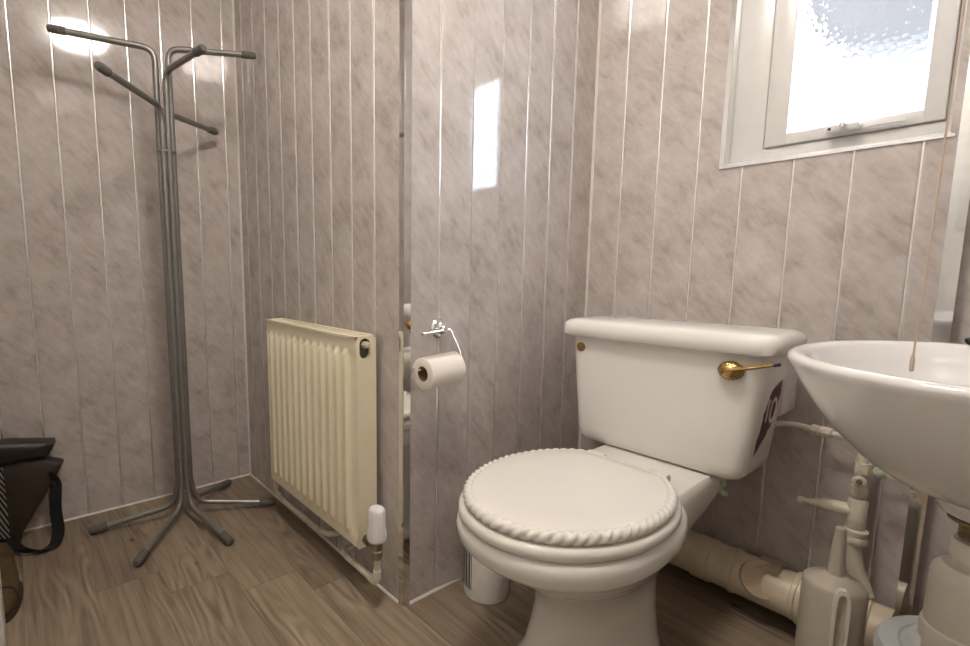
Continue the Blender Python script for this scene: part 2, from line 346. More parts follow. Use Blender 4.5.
# white door behind the camera and the painted casing just in view at the left edge
d1 = thing('door_1', 'white panelled door behind the camera', 'door', (.62, YR-.05, 0), kind='structure')
b = bm(); box(b, .225, 1.015, YR-.06, YR-.02, .006, 1.995); obj('door_leaf', b, 'white_paint', d1)
for x0 in (.30, .66):
    for z0, z1 in ((.2, .9), (1.05, 1.85)):
        b = bm(); box(b, x0, x0+.28, YR-.022, YR-.012, z0, z1, .006); obj('door_panel', b, 'white_paint', d1)
b = bm(); box(b, -.53, -.45, YR, -1.606, 0, 2.0, .004); tag(obj('trim_1', b, 'white_paint'), 'white painted casing upright at the far left edge', 'trim', kind='structure')

# ------------------------------------------------------------------ window
win = thing('window_1', 'small white frosted casement window above the cistern', 'window', (.59, .05, HZ0), kind='structure')
def frame4(name, x0, x1, z0, z1, wl_, wr_, wb_, wt_, y0, y1, mat, parent, bev=.004):
    b = bm()
    box(b, x0, x0+wl_, y0, y1, z0, z1, bev); box(b, x1-wr_, x1, y0, y1, z0, z1, bev)
    box(b, x0+wl_-.003, x1-wr_+.003, y0+.0004, y1, z0, z0+wb_, bev); box(b, x0+wl_-.003, x1-wr_+.003, y0+.0004, y1, z1-wt_, z1, bev)
    return obj(name, b, mat, parent)
frame4('frame', .388, .796, 1.158, 1.715, .076, .012, .029, .03, .030, .085, 'upvc', win)
sash = frame4('sash', .4665, .7835, 1.1885, 1.685, .048, .034, .027, .034, .021, .075, 'upvc', win, .004)
b = bm()                                         # sloping glazing bead round the pane
gx0, gx1, gz0, gz1 = .513, .751, 1.214, 1.652
o_ = [(gx0-.004, gz0-.004), (gx1+.004, gz0-.004), (gx1+.004, gz1+.004), (gx0-.004, gz1+.004)]; i_ = [(gx0+.009, gz0+.008), (gx1-.009, gz0+.008), (gx1-.009, gz1-.009), (gx0+.009, gz1-.009)]
ring_faces(b, [[Vector((x, .050, z)) for x, z in o_], [Vector((x, .022, z)) for x, z in o_], [Vector((x, .036, z)) for x, z in i_], [Vector((x, .050, z)) for x, z in i_]], True, False, False)
obj('glazing_bead', b, 'upvc', sash, 20)
b = bm(); box(b, gx0-.002, gx1+.002, .042, .046, gz0-.002, gz1+.002); obj('pane', b, 'glass', sash)
hd = bm(); box(hd, .594, .656, -.010, .022, 1.1915, 1.2095, .005); ho = obj('handle', hd, 'upvc', sash)
b = bm(); lathe(b, [(.006, 0), (.0075, .004), (.006, .009), (.002, .011)], (.628, -.008, 1.203), (0, -1, .15), 16); obj('button', b, 'chrome', ho)
b = bm(); lathe(b, [(.003, 0), (.003, .003)], (.604, -.009, 1.200), (0, -1, 0), 10); obj('screw', b, 'ink', ho)
b = bm(); box(b, .650, .725, .010, .016, 1.1955, 1.1985, .001); obj('lever', b, 'upvc', ho)
b = bm(); box(b, .376, .389, -.0035, -.0005, 1.146, 1.725, .0008, 1); box(b, .3865, .389, -.001, .031, 1.146, 1.725); obj('chrome_edge', b, 'chrome', win)
b = bm(); box(b, .376, .804, -.0045, -.0005, 1.1455, 1.1535, .0008, 1); box(b, .388, .797, -.001, .031, 1.151, 1.1565); obj('chrome_edge', b, 'chrome', win)
# neighbouring roof outside
b = bm(); P = [(-.12, 2.45), (.08, 2.02), (.26, 1.950), (.9, 1.86), (1.6, 1.90), (1.6, 3.6), (-.12, 3.6)]
prism(b, P, lambda x, z: Vector((x, 2.0, z)), lambda x, z: Vector((x+.3, 3.4, z))); tag(obj('neighbour_roof', b, 'roof'), 'blurred dark blue grey shape outside behind the frosted pane', 'roof')

# ------------------------------------------------------------------ ceiling light
LX, LY = .45, -1.14
cl = thing('ceiling_light', 'round warm white ceiling light mirrored in the left wall', 'ceiling light', (LX, LY, H))
b = bm(); lathe(b, [(.155, 0), (.155, -.018), (.150, -.022)], (LX, LY, H), (0, 0, 1), 40); obj('base', b, 'white_paint', cl)
b = bm(); lathe(b, [(.150, -.0225), (.150, -.060), (.140, -.080), (.11, -.095), (.06, -.105), (.001, -.108)], (LX, LY, H), (0, 0, 1), 40); obj('diffuser', b, 'lamp', cl)

# ------------------------------------------------------------------ coat stand
CS = Vector((-.85, -1.10, 0))
cs = thing('coat_stand', 'tall grey tubular metal coat stand with bent arms and splayed feet', 'coat stand', CS)
TR = .0096
for az, rf, ra, za in ((-101, .298, .300, 1.578), (-40, .318, .336, 1.398), (12, .300, .262, 1.508), (68, .309, .290, 1.585), (128, .270, .280, 1.390)):
    a = math.radians(az); d = Vector((math.cos(a), math.sin(a), 0)); rb = .0195
    base = CS+d*rb
    zt = za-.006          # height where the arm leaves the bundle
    b = bm(); tube(b, [CS+d*(rf-.03)+Vector((0, 0, .020)), base+d*.02+Vector((0, 0, .052)), base+Vector((0, 0, .13)), base+Vector((0, 0, zt-.08)), base+Vector((0, 0, zt)), CS+d*(ra-.025)+Vector((0, 0, za))], TR, 12, .055)
    t = obj('tube', b, 'tube', cs)
    q0 = CS+d*(rf-.055)+Vector((0, 0, .0235)); q1 = CS+d*rf+Vector((0, 0, .0155)); ax = (q1-q0)
    b = bm(); lathe(b, [(.0105, 0), (.0135, .003), (.0135, ax.length-.012), (.011, ax.length-.003), (.004, ax.length)], q0, ax, 14); obj('rubber_foot', b, 'rubber', t)
    e = CS+d*(ra-.025)+Vector((0, 0, za)); st = base+Vector((0, 0, zt)); ax = (e-st).normalized()
    prof = [(.0102, -.02), (.0125, -.018)]
    for k in range(5): prof += [(.0125, -.016+k*.007), (.0110, -.0135+k*.007)]
    prof += [(.0115, .021), (.009, .026), (.003, .028)]
    b = bm(); lathe(b, prof, e, ax, 14); obj('rubber_tip', b, 'rubber', t)
for z in (.225, 1.255):
    b = bm(); lathe(b, [(.0298, 0), (.0298, .006)], CS+Vector((0, 0, z)), (0, 0, 1), 20)
    obj('clamp', b, 'tube', cs)

# ------------------------------------------------------------------ radiator
RX0, RX1, RYF, RYB, RZ0, RZ1 = -.660, -.097, -.866, -.795, .143, .708
rad = thing('radiator', 'cream double panel radiator with vertical ribs on the back left wall', 'radiator', ((RX0+RX1)/2, RYB, RZ0))
def fluted(y, s):
    b = bm(); nr = 12; ppr = 10; nx = nr*ppr; x0, x1 = RX0+.022, RX1-.026; zs = []
    zl = [RZ0, RZ0+.004, RZ0+.022]+[RZ0+.026+.006*k for k in range(5)]+[RZ0+.06+(RZ1-RZ0-.12)*k/6 for k in range(1, 6)]+[RZ1-.055+.006*k for k in range(5)]+[RZ1-.027, RZ1-.020, RZ1-.004, RZ1]
    xl = [RX0, RX0+.004, RX0+.014]+[x0+(x1-x0)*i/nx for i in range(nx+1)]+[RX1-.014, RX1-.004, RX1]
    V = []
    for z in zl:
        row = []
        for i, x in enumerate(xl):
            h = 0
            if 3 <= i <= nx+3:
                ph = ((i-3) % ppr)/ppr; h = max(0, min(1, (.5-abs(ph-.5)-.16)/.12)); h = h*h*(3-2*h)
            m = max(0, min(1, (z-RZ0-.026)/.024, (RZ1-.031-z)/.024)); m = m*m*(3-2*m)
            off = .009*h*m-.005*(1-h)*m
            if z in (RZ0, RZ1) or x in (RX0, RX1): off = -.006
            row.append(b.verts.new((x, y-s*off, z)))
        V.append(row)
    for j in range(len(V)-1):
        for i in range(len(xl)-1): b.faces.new((V[j][i], V[j][i+1], V[j+1][i+1], V[j+1][i]))
    rim = V[0]+[r[-1] for r in V[1:]]+V[-1][-2::-1]+[r[0] for r in V[-2:0:-1]]      # returned edge all round
    back = [b.verts.new((v.co.x, y+s*.0075, v.co.z)) for v in rim]
    for i in range(len(rim)): j = (i+1) % len(rim); b.faces.new((rim[i], rim[j], back[j], back[i]))
    return b
obj('front_panel', fluted(RYF+.010, 1), 'rad', rad, 55)
b = bm(); box(b, RX0+.01, RX1-.01, RYB-.014, RYB-.004, RZ0+.004, RZ1-.006, .003); obj('back_panel', b, 'rad', rad)
b = bm(); box(b, RX0+.03, RX1-.04, RYF+.022, RYB-.018, RZ0+.03, RZ1-.05); obj('convector_core', b, 'rad_dark', rad)
for xs, holed in ((RX1+.003, True), (RX0-.005, False)):
    b = bm(); y0, y1 = RYF+.012, RYB
    if holed:                                    # end cover with a slot for the bleed valve
        hc, hz = -.830, .679; N = 40; inner = []; outer = []
        for k in range(N):
            a = 2*PI*k/N; s, c = math.sin(a), math.cos(a)
            inner.append((hc+.0165*c, hz+.0165*s+(.0095 if s > 0 else -.0095)))
            t = min(((y1-y0)/2)/max(abs(c), 1e-6), .039/max(abs(s), 1e-6)); outer.append(((y0+y1)/2+c*t, .669+s*t))
        rings = [[Vector((xs-.008, y, z)) for y, z in inner], [Vector((xs, y, z)) for y, z in inner], [Vector((xs, y, z)) for y, z in outer]]
        ring_faces(b, rings, True, False, False)
        box(b, xs-.004, xs, y0, y1, RZ0, .6305); pass
    else: box(b, xs, xs+.004, y0, y1, RZ0, RZ1, .001)
    sc = obj('end_cover', b, 'rad', rad, 30)
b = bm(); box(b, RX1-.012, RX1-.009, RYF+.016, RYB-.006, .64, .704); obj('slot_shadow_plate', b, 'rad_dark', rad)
b = bm(); lathe(b, [(.010, -.012), (.010, .004), (.0085, .005), (.0085, .012), (.005, .013), (.005, .018)], (RX1-.001, -.826, .688), (1, 0, .05), 6); obj('bleed_valve', b, 'pipe_cream', rad)
b = bm()
box(b, RX0, RX1, RYF+.006, RYF+.018, RZ1-.004, RZ1+.004, .0015); box(b, RX0, RX1, RYB-.010, RYB, RZ1-.004, RZ1+.004, .0015)
box(b, RX1-.018, RX1, RYF+.006, RYB, RZ1-.003, RZ1+.0035, .001); box(b, RX0, RX0+.018, RYF+.006, RYB, RZ1-.003, RZ1+.0035, .001)
tg = obj('top_grille', b, 'rad', rad)
for k in range(26):
    x = RX0+.022+k*(RX1-RX0-.044)/25
    b = bm(); box(b, x-.003, x+.003, RYF+.016, RYB-.008, RZ1-.004, RZ1+.001); obj('grille_bar', b, 'rad', tg)
for xk in (-.55, -.2):
    b = bm(); box(b, xk-.02, xk+.02, RYB-.006, -LC-.0004, .30, .64, .001); obj('wall_bracket', b, 'rad', rad)
# thermostatic valve and heating pipes
tv = thing('radiator_valve', 'white thermostatic radiator valve head on a dull metal valve', 'valve', (-.022, -.845, .05))
n = 48; rings = []
for r, z, a in ((.018, .198, 0), (.0240, .201, .015), (.0252, .206, .025), (.0250, .222, .03), (.0225, .232, .025), (.0220, .262, .03), (.0210, .279, .02), (.0165, .2860, 0), (.006, .2878, 0)):
    rings.append([Vector((-.022+r*(1+a*math.cos(12*2*PI*j/n))*math.cos(2*PI*j/n), -.845+r*(1+a*math.cos(12*2*PI*j/n))*math.sin(2*PI*j/n), z)) for j in range(n)])
b = bm(); ring_faces(b, rings); obj('thermostat_head', b, 'trv', tv, 60)
b = bm(); lathe(b, [(.012, .150), (.012, .158), (.0155, .160), (.0155, .172), (.013, .174), (.013, .186), (.017, .188), (.017, .1985)], (-.022, -.845, 0), (0, 0, 1), 12)
tube(b, [(-.022, -.845, .180), (-.075, -.845, .180)], .009, 12); lathe(b, [(.014, 0), (.014, .016)], (-.055, -.845, .18), (-1, 0, 0), 6); obj('valve_body', b, 'valve', tv)
b = bm(); tube(b, [(-.022, -.845, .152), (-.022, -.845, .088), (-.036, -.843, .080), (-.205, -.833, .069), (-.235, -.815, .068), (-.237, -.776, .068)], .0082, 12, .018)
lathe(b, [(.0105, 0), (.0105, .022)], (-.022, -.845, .096), (0, 0, 1), 14); lathe(b, [(.0105, 0), (.0105, .022)], (-.036, -.8425, .0800), (-1, .05, -.06), 14); obj('feed_pipe', b, 'pipe_cream', tv)
rp = thing('radiator_return_pipe', 'cream painted pipe running low beneath the radiator', 'pipe', (-.5, -.83, .06))
b = bm(); tube(b, [(-.66, -.835, .140), (-.66, -.835, .085), (-.60, -.832, .074), (-.355, -.829, .074), (-.315, -.826, .079), (-.30, -.80, .079), (-.30, -.774, .079)], .0082, 12, .022); obj('pipe_run', b, 'pipe_cream', rp)
b = bm(); lathe(b, [(.013, 0), (.013, .03), (.010, .032)], (-.66, -.835, .108), (0, 0, 1), 12); obj('lockshield_nut', b, 'pipe_cream', rp)

# ------------------------------------------------------------------ toilet
TX = .388
wc_ = thing('toilet', 'cream close coupled toilet with rope edged lid and brass flush lever', 'toilet', (TX, -.55, 0))
def plan(z, hw, yf, yb, ym, nf=2.15, nb=2.6, N=72, cx=TX):
    out = []
    for k in range(N):
        t = 2*PI*k/N; c, s = math.cos(t), math.sin(t); n = nf if s < 0 else nb
        x = cx+hw*math.copysign(abs(c)**(2/n), c)
        y = ym+(ym-yf)*-(abs(s)**(2/n)) if s < 0 else ym+(yb-ym)*(abs(s)**(2/n))
        out.append(Vector((x, y, z)))
    return out
b = bm()
ring_faces(b, [plan(*q) for q in ((0, .128, -.735, -.36, -.52, 2.5), (.010, .128, -.735, -.36, -.52, 2.5), (.020, .121, -.725, -.36, -.52, 2.5), (.06, .110, -.712, -.36, -.52, 2.4), (.12, .101, -.700, -.36, -.52, 2.3), (.17, .099, -.695, -.36, -.52, 2.2), (.205, .104, -.705, -.36, -.53, 2.2),
    (.24, .118, -.735, -.36, -.56), (.275, .140, -.782, -.36, -.60), (.305, .160, -.822, -.36, -.63), (0.3200, .172, -.848, -.395, -.645), (0.3370, .178, -.862, -.395, -.65),
    (0.3440, .188, -.884, -.395, -.65), (0.3540, .1935, -.893, -.395, -.65), (0.3770, .1945, -.896, -.395, -.65), (0.3900, .191, -.891, -.395, -.65), (0.3960, .180, -.88, -.395, -.65))])
def yblock(z, hw, yf, yb, r): return [Vector((x, y, z)) for x, y in rrect(TX, (yf+yb)/2, hw, (yb-yf)/2, r)]
ring_faces(b, [yblock(*q) for q in ((.225, .060, -.56, -.42, .03), (.26, .100, -.58, -.38, .05), (.30, .128, -.58, -.34, .05), (.34, .138, -.58, -.27, .05), (.375, .138, -.58, -.19, .045), (.396, .136, -.56, -.14, .04), (.404, .133, -.50, -.128, .03), (.4095, .129, -.47, -.130, .025))])
pan = obj('pan', b, 'ceramic', wc_, 50)
for s in (-1, 1):
    b = bm(); lathe(b, [(.011, 0), (.011, .006), (.007, .011), (.001, .012)], (TX+s*.112, -.56, .010), (s*.5, 0, 1), 14); obj('fixing_cap', b, 'tub', pan)
LYB, LYM, LYF = -.440, -.645, -.897
def seat_ring(z, ins): return [Vector((p.x, min(p.y, -.432), p.z)) for p in plan(z, .193-ins, LYF+ins, -.395-ins, LYM, 2.05, 2.05)]
b = bm(); ring_faces(b, [seat_ring(z, i) for z, i in ((0.3965, .012), (0.3970, .004), (0.4020, .0), (0.4120, .0), (0.4190, .004), (0.4205, .012))]); obj('seat', b, 'seat', wc_, 60)
def lid_ring(z, ins): return [Vector((p.x, min(p.y, -.450-ins*.5), p.z)) for p in plan(z, .1850-ins, LYF+.010+ins, -.412-ins, LYM, 2.03, 2.03)]
b = bm(); ring_faces(b, [lid_ring(z, i) for z, i in ((0.4240, .012), (0.4260, .010), (0.4380, .010), (0.4425, .013), (0.4445, .020), (0.4450, .06), (0.4460, .12), (0.4465, .165))]); lid = obj('lid', b, 'seat', wc_, 60)
# twisted rope moulding round the lid: a tube whose section is a turning two-lobe
path = lid_ring(.4325, .010); N = len(path)
fine = []
for k in range(N):
    for j in range(7): fine.append(path[k].lerp(path[(k+1) % N], j/7))
cum = [0]
for k in range(len(fine)): cum.append(cum[-1]+(fine[(k+1) % len(fine)]-fine[k]).length)
turns = round(cum[-1]/.060); rings = []; nn = 14
for k in range(len(fine)):
    d = (fine[(k+1) % len(fine)]-fine[k-1]).normalized(); x = d.cross(Vector((0, 0, 1))).normalized(); y = Vector((0, 0, 1)); ph = 2*PI*turns*cum[k]/cum[-1]
    rings.append([fine[k]+(x*math.cos(2*PI*j/nn)+y*math.sin(2*PI*j/nn))*(.0084+.0041*abs(math.sin(1.5*(2*PI*j/nn)-1.5*ph))) for j in range(nn)])
b = bm(); rings.append(rings[0])
V = ring_faces(b, rings, True, False, False); bmesh.ops.remove_doubles(b, verts=b.verts[:], dist=1e-6); obj('rope_moulding', b, 'seat', lid, 70)
for s in (-1, 1):
    b = bm(); lathe(b, [(.011, -.022), (.013, -.018), (.013, .018), (.011, .022)], (TX+s*.075, LYB+.018, .424), (1, 0, 0), 16); box(b, TX+s*.075-.012, TX+s*.075+.012, LYB+.004, LYB+.034, .404, .422, .003); obj('hinge', b, 'seat', wc_)
# cistern
CX = .378
def crr(z, hw, yf, yb, r): return [Vector((x, y, z)) for x, y in rrect(CX, (yf+yb)/2, hw, (yb-yf)/2, r)]
b = bm(); ring_faces(b, [crr(*q) for q in ((.4100, .160, -.272, -.140, .02), (.4115, .184, -.286, -.130, .024), (.417, .196, -.294, -.123, .027), (.428, .204, -.299, -.119, .03), (.447, .207, -.3010, -.117, .03), (.52, .214, -.3020, -.115, .03), (.60, .222, -.303, -.113, .03), (.704, .231, -.304, -.112, .03))])
cis = obj('cistern', b, 'ceramic', wc_, 50)
b = bm(); ring_faces(b, [crr(*q) for q in ((.700, .240, -.313, -.105, .036), (.7012, .249, -.323, -.098, .040), (.705, .2535, -.328, -.095, .042), (.722, .2550, -.330, -.094, .044), (.735, .2525, -.327, -.096, .044), (.7425, .244, -.319, -.103, .042), (.7465, .230, -.305, -.117, .036), (.7485, .18, -.27, -.15, .03), (.7495, .10, -.225, -.195, .012))])
clid = obj('cistern_lid', b, 'ceramic', wc_, 50)
lv = bm(); n = 120; rings = []                      # ornate fluted boss
for k, (r, h) in enumerate([(.009, 0), (.017, .003), (.0205, .007), (.0175, .009), (.0200, .012), (.0205, .017), (.0180, .022), (.0130, .0245), (.0150, .027), (.0110, .031), (.004, .034)]):
    am = .045 if k in (2, 4, 5, 6) else 0
    rings.append([Vector((.550+1.18*r*(1+am*math.cos(20*2*PI*j/n))*math.cos(2*PI*j/n), -.301-h, .664+r*(1+am*math.cos(20*2*PI*j/n))*math.sin(2*PI*j/n))) for j in range(n)])
ring_faces(lv, rings); lo = obj('flush_lever', lv, 'brass', cis, 70)
b = bm(); P = [(.553, -.329, .667), (.575, -.329, .673), (.605, -.330, .682), (.632, -.330, .691)]; tube(b, P, .0035, 10, 0, True, [.006, .0038, .0033, .0030]); obj('lever_arm', b, 'brass', lo)
b = bm(); tube(b, [(.630, -.330, .6893), (.641, -.330, .693)], .0036, 10); obj('lever_tip', b, 'ink', lo)
b = bm(); lathe(b, [(.0125, 0), (.0130, .002), (.011, .004), (.001, .0046)], (.183, -.3028, .670), (0, -1, 0), 20); obj('blanking_button', b, 'brass', cis)
# torn maroon sticker on the side of the cistern
def side_x(y, z):
    t = max(0, min(1, (z-.447)/(.704-.447))); hw = .207+.024*t; yf = -.301-.003*t; x = CX+hw
    if y < yf+.03: x -= .03-math.sqrt(max(0, .03**2-(yf+.03-y)**2))
    return x
def decal(name, poly, mat, parent, h):
    b = bm(); f = lambda k: (lambda y, z: Vector((side_x(y, z)+k, y, z))); prism(b, poly, f(-.001), f(h)); return obj(name, b, mat, parent)
def dense(P, k=4, jag=0):
    out = []
    for i in range(len(P)):
        a, c = P[i], P[(i+1) % len(P)]
        for j in range(k):
            t = j/k; out.append((a[0]+(c[0]-a[0])*t+random.uniform(-jag, jag), a[1]+(c[1]-a[1])*t+random.uniform(-jag, jag)))
    return out
st = decal('sticker', dense([(-.160, .632), (-.180, .630), (-.203, .622), (-.222, .612), (-.232, .590), (-.243, .560), (-.245, .530), (-.252, .500), (-.253, .470), (-.235, .482), (-.205, .505), (-.180, .530), (-.166, .560), (-.158, .600)], 4, .0032), 'maroon', cis, .0008)
decal('glue_mark', dense([(-.236, .600), (-.250, .590), (-.262, .560), (-.258, .530), (-.248, .545), (-.242, .565)], 2, .001), 'residue', cis, .0003)
N = 28; b = bm(); rings = []
for (ry, rz) in ((.021, .031), (.0130, .0215)):
    rings.append([(-.187+ry*math.cos(2*PI*k/N), .566+rz*math.sin(2*PI*k/N)) for k in range(N)])
P = rings[0]; Q = rings[1]; f = lambda h: (lambda p: Vector((side_x(*p)+h, p[0], p[1])))
ring_faces(b, [[f(.0004)(p) for p in P], [f(.0013)(p) for p in P], [f(.0013)(p) for p in Q], [f(.0004)(p) for p in Q]], True, False, False); obj('letter_o', b, 'print', st)
decal('letter_fragment', [(-.219, .542), (-.227, .545), (-.230, .588), (-.221, .596), (-.213, .594), (-.213, .586), (-.2195, .586)], 'print', st, .0013)
b = bm(); box(b, .21, .592, -.1105, -.0015, .535, .684, .004); tag(obj('spacer_block', b, 'white_paint'), 'white block packing the gap between cistern and wall', 'block')
fv = thing('cistern_inlet_fitting', 'pale green plastic nut hanging under the cistern', 'fitting', (.52, -.235, .38))
b = bm(); lathe(b, [(.017, -.005), (.017, -.022), (.013, -.024), (.013, -.045), (.006, -.050)], (.520, -.235, .4200), (0, 0, 1), 8); obj('nut', b, 'green', fv)
b = bm(); tube(b, [(.520, -.235, .379), (.520, -.235, .361), (.530, -.22, .349)], .007, 10, .01); obj('tail', b, 'green', fv)

# ------------------------------------------------------------------ toilet paper and holder
ph = thing('toilet_paper_holder', 'chrome toilet paper holder with round wall plate', 'paper holder', (0, -.666, .729))
b = bm(); lathe(b, [(.026, 0), (.026, .003), (.022, .008), (.012, .010), (.010, .012), (.010, .026), (.007, .030)], (-.0002, -.666, .729), (1, 0, 0), 32); obj('wall_plate', b, 'chrome', ph)
b = bm(); tube(b, [(.026, -.735, .722), (.026, -.700, .724), (.026, -.650, .727)], .0042, 12); lathe(b, [(.004, -.006), (.0065, -.003), (.0065, .003), (.004, .006)], (.026, -.735, .722), (0, 1, .05), 14); obj('cross_bar', b, 'chrome', ph)
b = bm(); tube(b, [(.026, -.652, .727), (.028, -.647, .724), (.056, -.642, .676), (.068, -.644, .654), (.070, -.660, .650), (.070, -.795, .644), (.070, -.803, .650)], .0028, 10, .010); obj('bail_wire', b, 'chrome', ph)
A0, A1 = Vector((.070, -.776, .634)), Vector((.070, -.670, .6385))
tr_ = thing('toilet_roll', 'white toilet paper roll hanging on the chrome holder', 'toilet roll', A0)
ax = A1-A0; Ln = ax.length
b = bm(); lathe(b, [(.0185, .0), (.037, 0), (.0385, .001), (.0385, Ln-.001), (.037, Ln), (.0185, Ln)], A0, ax, 40, False, False)
obj('paper', b, 'paper', tr_)
b = bm(); lathe(b, [(.0186, .0005), (.0186, Ln-.0005), (.0175, Ln-.0005), (.0175, .0005), (.0186, .0005)], A0, ax, 32, False, False); obj('core', b, 'card', tr_)
b = bm(); ring_faces(b, [[A0+ax*t+Vector((.0392*math.sin(a), 0, .0392*math.cos(a))) for a in [(-.6+.05*k) for k in range(20)]] for t in (.01, .99)], False, False, False); bmesh.ops.solidify(b, geom=b.faces[:], thickness=.0006); obj('loose_sheet', b, 'paper', tr_)

# ------------------------------------------------------------------ tub behind the bowl
tb = thing('tub', 'white cylindrical tub with black stripes behind the toilet bowl', 'tub', (.088, -.557, 0))
b = bm(); lathe(b, [(.056, 0), (.060, .003), (.0615, .010), (.0615, .215), (.058, .220)], (.088, -.557, .0), (0, 0, 1), 48); tbo = obj('body', b, 'tub', tb)
b = bm(); lathe(b, [(.063, .214), (.063, .232), (.058, .237)], (.088, -.557, .0), (0, 0, 1), 48); obj('lid', b, 'tub', tb)
def wrap(name, a0, a1, z0, z1, mat, parent):
    b = bm(); n = 5
    ring_faces(b, [[Vector((.088+r*math.cos(math.radians(a0+(a1-a0)*j/n)), -.557+r*math.sin(math.radians(a0+(a1-a0)*j/n)), z)) for j in range(n+1)] for r, z in ((.0612, z0), (.0619, z0), (.0619, z1), (.0612, z1))], False, False, False); return obj(name, b, mat, parent)
for a0, wdt in ((-128, 9), (-116, 3), (-110, 6), (-101, 2), (-97, 5), (-89, 2)): wrap('stripe', a0, a0+wdt, .03, .20, 'ink', tbo)
wrap('blue_print', -62, -45, .118, .132, 'blue', tbo)

# ------------------------------------------------------------------ soil pipe along the wall
sp = thing('soil_pipe', 'fat cream soil pipe running along the wall from the toilet', 'pipe', (.6, -.078, 0))
SY, SZ, SR = -.078, .098, .054
b = bm(); tube(b, [(.16, SY, SZ+.003), (.43, SY, SZ), (.70, SY, SZ-.004)], SR, 28); obj('pipe_run', b, 'soil', sp)
for x, w_, r in ((.425, .045, .0575), (.515, .012, .0575), (.645, .012, .0575)):
    b = bm(); lathe(b, [(SR-.001, 0), (r, .002), (r, w_-.002), (SR-.001, w_)], (x, SY, SZ-.001), (1, 0, -.01), 32, False, False); obj('joint_collar', b, 'soil', sp)
b = bm(); lathe(b, [(.0535, 0), (.0595, .004), (.0595, .05), (.057, .053), (.057, .11), (.061, .113), (.061, .125), (.057, .128), (.057, .16)], (.655, SY, SZ-.004), (1, 0, 0), 32); obj('boss_branch', b, 'soil', sp)
dn = Vector((.45, -.70, .45)).normalized(); dc = Vector((.562, SY, SZ))+dn*.0545
b = bm(); lathe(b, [(.044, -.012), (.045, .000), (.044, .004), (.001, .005)], dc, dn, 36); obj('round_patch', b, 'tape', sp)
b = bm(); ring_faces(b, [[Vector((x, SY+.0640*math.cos(math.radians(a)), SZ+.0640*math.sin(math.radians(a)))) for x in (.572, .600, .628 if a < 96 else .618)] for a in (56, 66, 76, 86, 96, 106, 116, 126)], False, False, False)
bmesh.ops.solidify(b, geom=b.faces[:], thickness=.003); obj('saddle_flap', b, 'tape', sp)

# ------------------------------------------------------------------ waste stack fittings on the wall
wp = thing('waste_pipe', 'cream waste pipe with tee and valve rising beside the basin', 'pipe', (.735, -.06, .16))
b = bm(); tube(b, [(.766, -.064, .1535), (.757, -.06, .175), (.742, -.06, .215), (.732, -.06, .262), (.732, -.06, .29)], .0165, 18, .03); obj('lower_bend', b, 'pipe_cream', wp)
b = bm(); lathe(b, [(.0195, .268), (.0220, .272), (.0220, .284), (.020, .287), (.0212, .290), (.0212, .300), (.018, .303)], (.732, -.06, 0), (.02, 0, 1), 24); obj('collar_nut', b, 'pipe_cream', wp)
b = bm(); lathe(b, [(.0165, .300), (.0175, .305), (.0175, .368), (.0145, .372)], (.732, -.06, 0), (.01, 0, 1), 22); tube(b, [(.735, -.06, .340), (.695, -.062, .340)], .0150, 20)
tee = obj('tee', b, 'pipe_cream', wp)
b = bm(); tube(b, [(.698, -.062, .340), (.680, -.062, .338), (.668, -.062, .336), (.655, -.062, .333)], .01, 18, 0, True, [.0150, .0135, .0105, .0085]); tube(b, [(.657, -.062, .3335), (.632, -.062, .331)], .0065, 12); lathe(b, [(.0085, 0), (.0085, .01)], (.630, -.062, .331), (1, 0, .05), 10); obj('reducer', b, 'pipe_cream', tee)
b = bm(); tube(b, [(.734, -.06, .374), (.735, -.06, .47), (.742, -.06, .53)], .0110, 16); lathe(b, [(.0150, 0), (.0150, .022)], (.735, -.06, .380), (0, 0, 1), 8); lathe(b, [(.0150, 0), (.0150, .024)], (.736, -.06, .432), (0, 0, 1), 8); vp = obj('riser', b, 'pipe_cream', wp)
b = bm(); lathe(b, [(.0125, 0), (.0125, .016), (.009, .018), (.009, .016)], (.735, -.07, .416), (.15, -1, .1), 18, True, True); obj('isolating_screw', b, 'pipe_white', vp)
b = bm(); lathe(b, [(.0055, 0), (.0055, .0195)], (.735, -.07, .416), (.15, -1, .1), 12); obj('screw_slot', b, 'rust', vp)
sup = thing('supply_pipe', 'thin white supply pipe with compression joint beside the cistern', 'pipe', (.65, -.06, .5))
b = bm(); tube(b, [(.560, -.075, .497), (.580, -.066, .508), (.612, -.06, .511), (.650, -.06, .507), (.700, -.06, .505), (.719, -.06, .505)], .0072, 12, .02); obj('pipe_run', b, 'pipe_white', sup)
b = bm(); lathe(b, [(.0105, 0), (.0125, .003), (.0125, .014), (.010, .016), (.010, .022), (.012, .024), (.012, .036), (.009, .039)], (.640, -.06, .5085), (1, 0, -.05), 8); obj('compression_joint', b, 'pipe_white', sup)
b = bm(); lathe(b, [(.0045, 0), (.0045, .04)], (.652, -.06, .507), (0, 1, 0), 8); obj('pipe_clip', b, 'pipe_white', sup)
cv = thing('service_valve', 'corroded green and copper service valve under the basin rim', 'valve', (.76, -.055, .45))
b = bm(); tube(b, [(.757, -.060, .466), (.764, -.056, .462), (.775, -.052, .464), (.800, -.050, .455), (.814, -.049, .440), (.815, -.049, .420)], .0048, 10, .012); obj('copper_tail', b, 'copper', cv)
b = bm(); lathe(b, [(.009, 0), (.011, .004), (.011, .014), (.008, .016)], (.764, -.076, .450), (.4, -1, 0), 8); box(b, .765, .800, -.082, -.076, .440, .447, .002); obj('valve_tap', b, 'green', cv)

